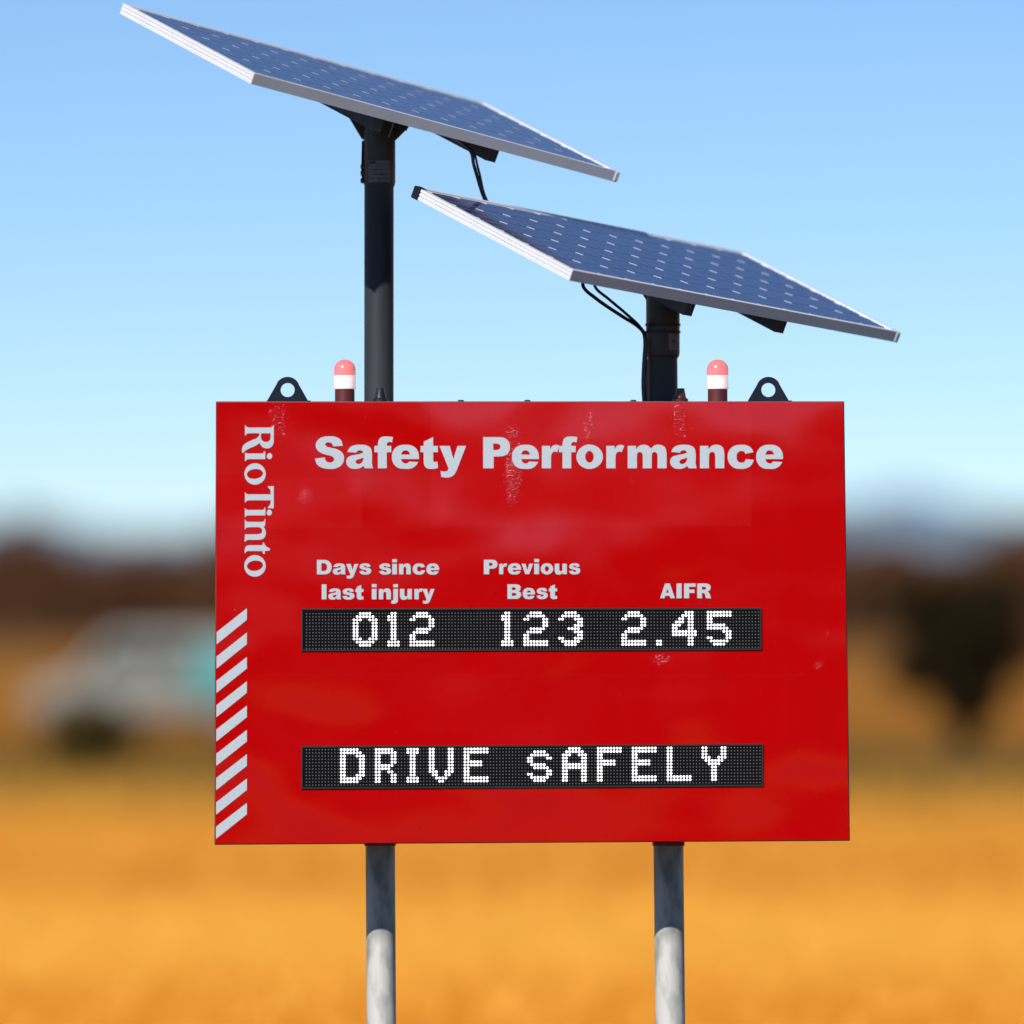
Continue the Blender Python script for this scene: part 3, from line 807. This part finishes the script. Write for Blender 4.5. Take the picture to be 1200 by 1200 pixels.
# ------------------------------------------------------------------ solar panels
ASPECT = 1.955
def fit_panel(corners, y_center):
    """rectangle (long:short = ASPECT) whose corners A,B,C,D show at the given pixels, centre held at a depth"""
    def corners_of(p):
        cx, cz, L, a, b, c = p
        Rm = Matrix.Rotation(c, 3, 'Z') @ Matrix.Rotation(b, 3, 'X') @ Matrix.Rotation(a, 3, 'Y')
        hu, hv = L / 2, L / ASPECT / 2
        ctr = Vector((cx, y_center, cz))
        return [ctr + Rm @ Vector(q) for q in ((-hu, hv, 0), (-hu, -hv, 0), (hu, -hv, 0), (hu, hv, 0))], Rm, ctr
    def res(p):
        out = []
        for q, (x, y) in zip(corners_of(p)[0], corners):
            u, v = project(q); out += [u - x, v - y]
        return np.array(out)
    mx = sum(c[0] for c in corners) / 4; my = sum(c[1] for c in corners) / 4
    c0 = at(mx, my, y_center)
    best = None
    for c in (.3, .6, .9):
        for b in (.1, .35):
            p = np.array([c0.x, c0.z, 1.6, .1, b, c], float)
            lam = 1e-2
            r = res(p)
            for it in range(80):
                J = np.zeros((8, 6))
                for k in range(6):
                    dp = p.copy(); dp[k] += 1e-5; J[:, k] = (res(dp) - r) / 1e-5
                A = J.T @ J; st = np.linalg.solve(A + lam * np.diag(np.diag(A)), -J.T @ r)
                rn = res(p + st)
                if rn @ rn < r @ r: p, r, lam = p + st, rn, lam * .5
                else: lam *= 3
            Rm = corners_of(p)[1]
            if (Rm @ Vector((0, 0, 1))).z < 0: continue
            if best is None or r @ r < best[0]: best = (r @ r, p.copy())
    cs, Rm, ctr = corners_of(best[1])
    print('panel fit rms %.2f px, long side %.3f m, angles %s' % (math.sqrt(best[0] / 8), best[1][2], np.degrees(best[1][3:])))
    return Rm, ctr, best[1][2], best[1][2] / ASPECT
FR_H, FR_W = .038, .020
# one side rail of the frame: an extruded profile with two grooves on its outer side (x outwards, z up)
PROFILE = [(0, 0), (0, -.010), (-.0035, -.0115), (-.0035, -.0135), (0, -.015), (0, -.023), (-.0035, -.0245), (-.0035, -.0265), (0, -.028), (0, -FR_H), (-.028, -FR_H), (-.028, -FR_H + .003), (-.006, -FR_H + .003), (-.006, -.008), (-FR_W, -.008), (-FR_W, 0)]
PLAIN = [(0, 0), (0, -FR_H)] + PROFILE[10:]
def frame_rail(a, b, outw, parent, mat, PROFILE=PROFILE):
    a, b, outw = Vector(a), Vector(b), Vector(outw)
    d = (b - a).normalized()
    mm = MB(); vs_ = []
    for x, z in PROFILE:                                 # mitred ends
        o_ = outw * x + Vector((0, 0, z))
        vs_.append(a + o_ - d * x)
    for x, z in PROFILE:
        o_ = outw * x + Vector((0, 0, z))
        vs_.append(b + o_ + d * x)
    n = len(PROFILE)
    mm.add(vs_, [(i, (i + 1) % n, n + (i + 1) % n, n + i) for i in range(n)] + [tuple(range(n)), tuple(range(2 * n - 1, n - 1, -1))])
    return mm.build('frame_rail', mat, parent, world=False)
cell_mesh = {}
def solar_panel(corners, ydepth, rails, cap, label):
    Rm, ctr, L, W = fit_panel(corners, ydepth)
    p = thing('photovoltaic_panel', ctr, label, 'solar panel', 'solar panels above the sign board')  # one single framed solar panel
    p.rotation_euler = Rm.to_euler()
    hu, hv = L / 2, W / 2
    for a, b, ow in (((-hu, hv, 0), (-hu, -hv, 0), (-1, 0, 0)), ((-hu, -hv, 0), (hu, -hv, 0), (0, -1, 0)), ((hu, -hv, 0), (hu, hv, 0), (1, 0, 0)), ((hu, hv, 0), (-hu, hv, 0), (0, 1, 0))):
        frame_rail(a, b, ow, p, M['alu'], PROFILE if ow[0] else PLAIN)
    iu, iv = hu - FR_W + .002, hv - FR_W + .002
    mm = MB(); mm.box((0, 0, -.0055), (iu * 2, iv * 2, .003)); mm.build('backsheet', M['backsheet'], p, world=False)
    mm = MB(); mm.box((0, 0, -.0100), (iu * 2 - .004, iv * 2 - .004, .002)); mm.build('underside', M['underside'], p, world=False)
    # 12 x 6 cells with clipped corners
    mu, mv = .016, .012
    cu_, cv_ = (2 * iu - 2 * mu) / 12, (2 * iv - 2 * mv) / 6
    key = round(cu_, 4)
    if key not in cell_mesh:
        hx, hy, ch = cu_ / 2 - .0016, cv_ / 2 - .0022, .017
        o8 = [(-hx + ch, -hy), (hx - ch, -hy), (hx, -hy + ch), (hx, hy - ch), (hx - ch, hy), (-hx + ch, hy), (-hx, hy - ch), (-hx, -hy + ch)]
        me = bpy.data.meshes.new('cell')
        n = 8
        me.from_pydata([(x, y, -.0006) for x, y in o8] + [(x, y, .0006) for x, y in o8], [], [tuple(range(8, 16)), tuple(range(7, -1, -1))] + [(i, (i + 1) % n, n + (i + 1) % n, n + i) for i in range(n)])
        me.materials.append(M['cell']); cell_mesh[key] = me
    for i in range(12):
        for j in range(6):
            c = bpy.data.objects.new('cell', cell_mesh[key]); link(c, p)
            c.location = (-iu + mu + cu_ * (i + .5), -iv + mv + cv_ * (j + .5), -.0033)
    bb = MB()
    for j in range(6):
        for q in (-.25, .25):
            bb.box((0, -iv + mv + cv_ * (j + .5 + q), -.0024), (2 * iu - .02, .0018, .0006))
    bb.build('busbars', M['busbar'], p, world=False)['kind'] = 'stuff'
    # struts under the frame, running along the short side
    for fr in rails:
        x = -hu + L * fr
        mm = MB()
        h, w, t = .045, .042, .004
        mm.box((x, 0, -FR_H - t / 2 - .0005), (w, W - .012, t))
        mm.box((x - w / 2 + t / 2, 0, -FR_H - .0005 - t - (h - t) / 2), (t, W - .012, h - t))
        mm.box((x + w / 2 - t / 2, 0, -FR_H - .0005 - t - (h - t) / 2), (t, W - .012, h - t))
        mm.box((x, -W / 2 + .0085, -FR_H - .0005 - t - (h - t) / 2), (w - 2 * t - .001, .003, h - t - .001))
        mm.build('mounting_strut', M['collar'], p, world=False)
    mm = MB(); mm.box((.0, hv * .55, -.026), (.13, .10, .028)); mm.build('junction_box', M['black'], p, world=False, bevel=.004)
    if cap:
        mm = MB(); mm.box((-hu + .012, hv - .012, -FR_H / 2), (.034, .034, FR_H + .006)); mm.build('corner_cap', M['navy'], p, world=False, bevel=.004)
    mm = MB(); mm.box((hu - .008, -hv + .008, -FR_H / 2), (.022, .022, FR_H + .002)); mm.build('corner_cap', M['alu'], p, world=False, bevel=.006, seg=3)
    return p, Rm, ctr, L, W
P1 = [(146.5, 2.5), (296.5, 87.0), (728.5, 200.5), (566.0, 121.5)]
P2 = [(489.5, 217.5), (669.5, 317.5), (1057.5, 388.5), (869.0, 296.0)]
pan1 = solar_panel(P1, POST_Y + .04, (.345, .660), False, 'blue solar panel on the taller mast above the striped end of the board')
pan2 = solar_panel(P2, POST_Y + .04, (.365, .645), True, 'blue solar panel on the shorter mast, its upper corner capped in black')

# ------------------------------------------------------------------ masts
def mast(pan, px_base, px_top, w, collar_px, wc, py_collar, lab, first):
    p, Rm, ctr, L, W = pan
    y = POST_Y; k = (D + y) / D
    r, rc = w / 2 / S * k, wc / 2 / S * k
    base = at(px_base, 474, y); mid = at(px_top, py_collar, y)
    base = base - (mid - base).normalized() * .05
    n = Rm @ Vector((0, 0, 1))
    q = ctr - n * (FR_H + .047)                              # plane under the cross beams
    ax = (at(collar_px, py_collar - 60, y) - at(collar_px, py_collar, y)).normalized()
    b0 = at(collar_px, py_collar, y)
    t = (q - b0).dot(n) / ax.dot(n)
    top = b0 + ax * t
    ms = root('solar_mast', tuple(base), lab, 'mast', 'dark masts carrying the solar panels')
    mm = MB(); mm.tube(base, mid + ax * .05, r, r, 48); mm.build('tube', M['pole'], ms, smooth=True)
    mm = MB()
    mm.lathe(b0, [(r - .002, -.006), (rc - .003, 0), (rc, .012), (rc, t - .008), (rc - .002, t - .006)], 48, ax)
    col = mm.build('collar', M['collar'], ms, smooth=True)
    mm = MB(); mm.prism([top + Rm @ Vector((x, yy, 0)) for x, yy in ((-.085, -.06), (.085, -.06), (.085, .10), (-.085, .10))], n * -.010)
    mm.build('mounting_plate', M['collar'], ms)
    return ms, col, b0, ax, top, r, rc
m1 = mast(pan1, 444.0, 444.2, 34.5, 444.6, 37.5, 218.0, 'taller dark mast rising behind the striped end of the board', True)
m2 = mast(pan2, 776.5, 776.0, 35.5, 776.8, 39.5, 418.0, 'shorter dark mast rising behind the plain end of the board', False)
# gussets and details of the taller mast
def plate(pts, mat, par, name, y, t=.010):
    mm = MB(); mm.prism([at(px, py, y) for px, py in pts], (0, t, 0)); return mm.build(name, mat, par)
plate([(399, 124), (406, 133), (424, 163), (429, 163), (429, 120)], M['collar'], m1[0], 'gusset', POST_Y - .005)
plate([(460, 164), (464, 164), (479, 149), (480, 138), (460, 132)], M['collar'], m1[0], 'gusset', POST_Y - .005)
plate([(454.8, 161), (456.2, 161), (462.5, 142), (461.0, 142)], M['zinc'], m1[0], 'tie_strip', POST_Y - .075, .004)
plate([(752.5, 344), (757.5, 352), (762, 352), (762, 340)], M['collar'], m2[0], 'gusset', POST_Y - .005)
def sticker(ms, b0, ax, rc, z0, z1, a0, a1, mat, name, off=.0012):
    mm = MB(); n = 10
    a = Vector((1, 0, 0)); b = Vector((0, -1, 0)); vs_ = []
    for z in (z0, z1):
        for i in range(n + 1):
            t = R(a0 + (a1 - a0) * i / n)
            vs_.append(b0 + ax * z + (a * math.sin(t) + b * math.cos(t)) * (rc + off))
    mm.add(vs_, [(i, i + 1, n + 2 + i, n + 1 + i) for i in range(n)])
    return mm.build(name, mat, ms)
ms, col, b0, ax, top, r, rc = m1
sticker(ms, b0, ax, rc, .010, .085, -40, 42, M['sticker'], 'rating_label')
sticker(ms, b0, ax, rc, .073, .083, -37, -12, M['band'], 'label_print', .0018)
for z in (.020, .036, .052):
    sticker(ms, b0, ax, rc, z, z + .003, -34, 38, M['collar'], 'label_print', .0018)
for z in (.018, .044, .066):
    c = b0 + ax * z + Vector((-rc - .004, -.01, 0))
    mm = MB(); mm.lathe(c + Vector((.006, 0, 0)), [(.010, 0), (.010, .008), (.006, .012)], 6, (-1, 0, 0)); mm.build('bolt', M['bolt'], ms)
plate([(423.0, 205), (426.5, 215), (428.5, 215), (428.5, 165), (424, 165)], M['navy'], ms, 'clamp_ear', POST_Y - .012, .02)
ms, col, b0, ax, top, r, rc = m2
for z in (.080, .105):
    mm = MB(); mm.lathe(b0 + ax * z, [(rc + .0005, 0), (rc + .003, .001), (rc + .003, .009), (rc + .0005, .010)], 40, ax); mm.build('hose_band', M['band'], ms, smooth=True)
sticker(ms, b0, ax, rc, .022, .078, 18, 62, M['sticker'], 'rating_label')
sticker(ms, b0, ax, rc, .048, .056, 30, 48, M['collar'], 'label_print', .0018)

# ------------------------------------------------------------------ warning beacons
def beacon(cx, lab):
    base = at(cx, 470.9, .14); u = 1 / S
    b = root('warning_beacon', tuple(base), lab, 'beacon', 'red warning beacons on top of the board')
    r0, r1 = 11.6 * u, 13.0 * u
    mm = MB(); mm.lathe(base, [(r0, 0), (r0, 14.5 * u), (r0 * .9, 15 * u)], 32); mm.build('base', M['beacon_base'], b, smooth=True)
    mm = MB()
    pr = [(r0 * .92, 14.8 * u), (r1 * .97, 15.0 * u)]
    for k in range(6):                                           # ribbed clear band
        z = (15.5 + k * 2.6) * u
        pr += [(r1, z), (r1, z + 1.6 * u), (r1 * .965, z + 2.0 * u), (r1 * .965, z + 2.3 * u)]
    pr += [(r1, 31.2 * u)]
    mm.lathe(base, pr, 32); mm.build('clear_lens', M['lens'], b, smooth=True)
    mm = MB(); pr = [(r1 * .97, 31.3 * u), (r1 * 1.0, 31.6 * u), (r1, 37 * u)]
    for t in np.linspace(10, 88, 9): pr.append((r1 * math.cos(R(t)), 37 * u + r1 * math.sin(R(t))))
    mm.lathe(base, pr, 32); mm.build('red_dome', M['dome'], b, smooth=True)
beacon(404.0, 'red domed warning beacon beside the taller mast')
beacon(841.0, 'red domed warning beacon beside the shorter mast')

# ------------------------------------------------------------------ cables
def smooth_path(pts, k=8):
    pts = [Vector(p) for p in pts]; out = []
    for i in range(len(pts) - 1):
        p0, p1, p2, p3 = pts[max(i - 1, 0)], pts[i], pts[i + 1], pts[min(i + 2, len(pts) - 1)]
        for j in range(k):
            t = j / k
            out.append(.5 * ((2 * p1) + (p2 - p0) * t + (2 * p0 - 5 * p1 + 4 * p2 - p3) * t * t + (3 * p1 - p0 - 3 * p2 + p3) * t ** 3))
    out.append(pts[-1]); return out
def under(pan, u, v, dz=.05):
    p, Rm, ctr, L, W = pan
    return ctr + Rm @ Vector((u * L / 2, v * W / 2, -FR_H - dz))
def cable(pts, r, lab):
    mm = MB(); mm.path(smooth_path(pts), r, 10)
    o_ = mm.build('power_cable', M['cable'], None, smooth=True)
    tag(o_, lab, 'cable', 'black power cables of the solar panels')
e2_ = under(pan2, -.62, .30, .012)
s1 = under(pan1, .30, -.15, .03)
cable([s1, at(547.5, 172, .30), at(556, 196, .36), at(567, 231, .42), at(584, 262, .40), e2_], .0062, 'black cable pair hanging from the taller mast panel to the lower panel, thicker strand')
cable([s1 + Vector((.02, 0, 0)), at(551, 174, .31), at(561, 200, .37), at(569, 231, .43), at(588, 262, .41), e2_ + Vector((.03, 0, 0))], .0042, 'black cable pair hanging from the taller mast panel to the lower panel, thinner strand')
yc = POST_Y - .03
cable([under(pan2, -.55, -.3, .0), at(683, 334, .1), at(700, 351, .17), at(728, 370, .26), at(748, 383, yc), at(755.5, 396, yc), at(754.2, 430, yc), at(753.6, 452, yc), at(755, 476, yc)], .0062, 'lower of two black cables looping from the lower panel to the shorter mast')
cable([under(pan2, -.50, -.3, .0), at(697, 335, .1), at(714, 351, .19), at(733, 367, .27), at(750, 383, yc + .01), at(757.0, 397, yc - .005), at(756.0, 430, yc - .005), at(755.2, 452, yc - .005), at(757, 476, yc)], .0050, 'upper of two black cables looping from the lower panel to the shorter mast')
mm = MB(); mm.tube(at(757.6, 474, POST_Y + .01), at(757.4, 421, POST_Y + .01), .0045, .0045, 12); mm.build('conduit', M['conduit'], m2[0], smooth=True)
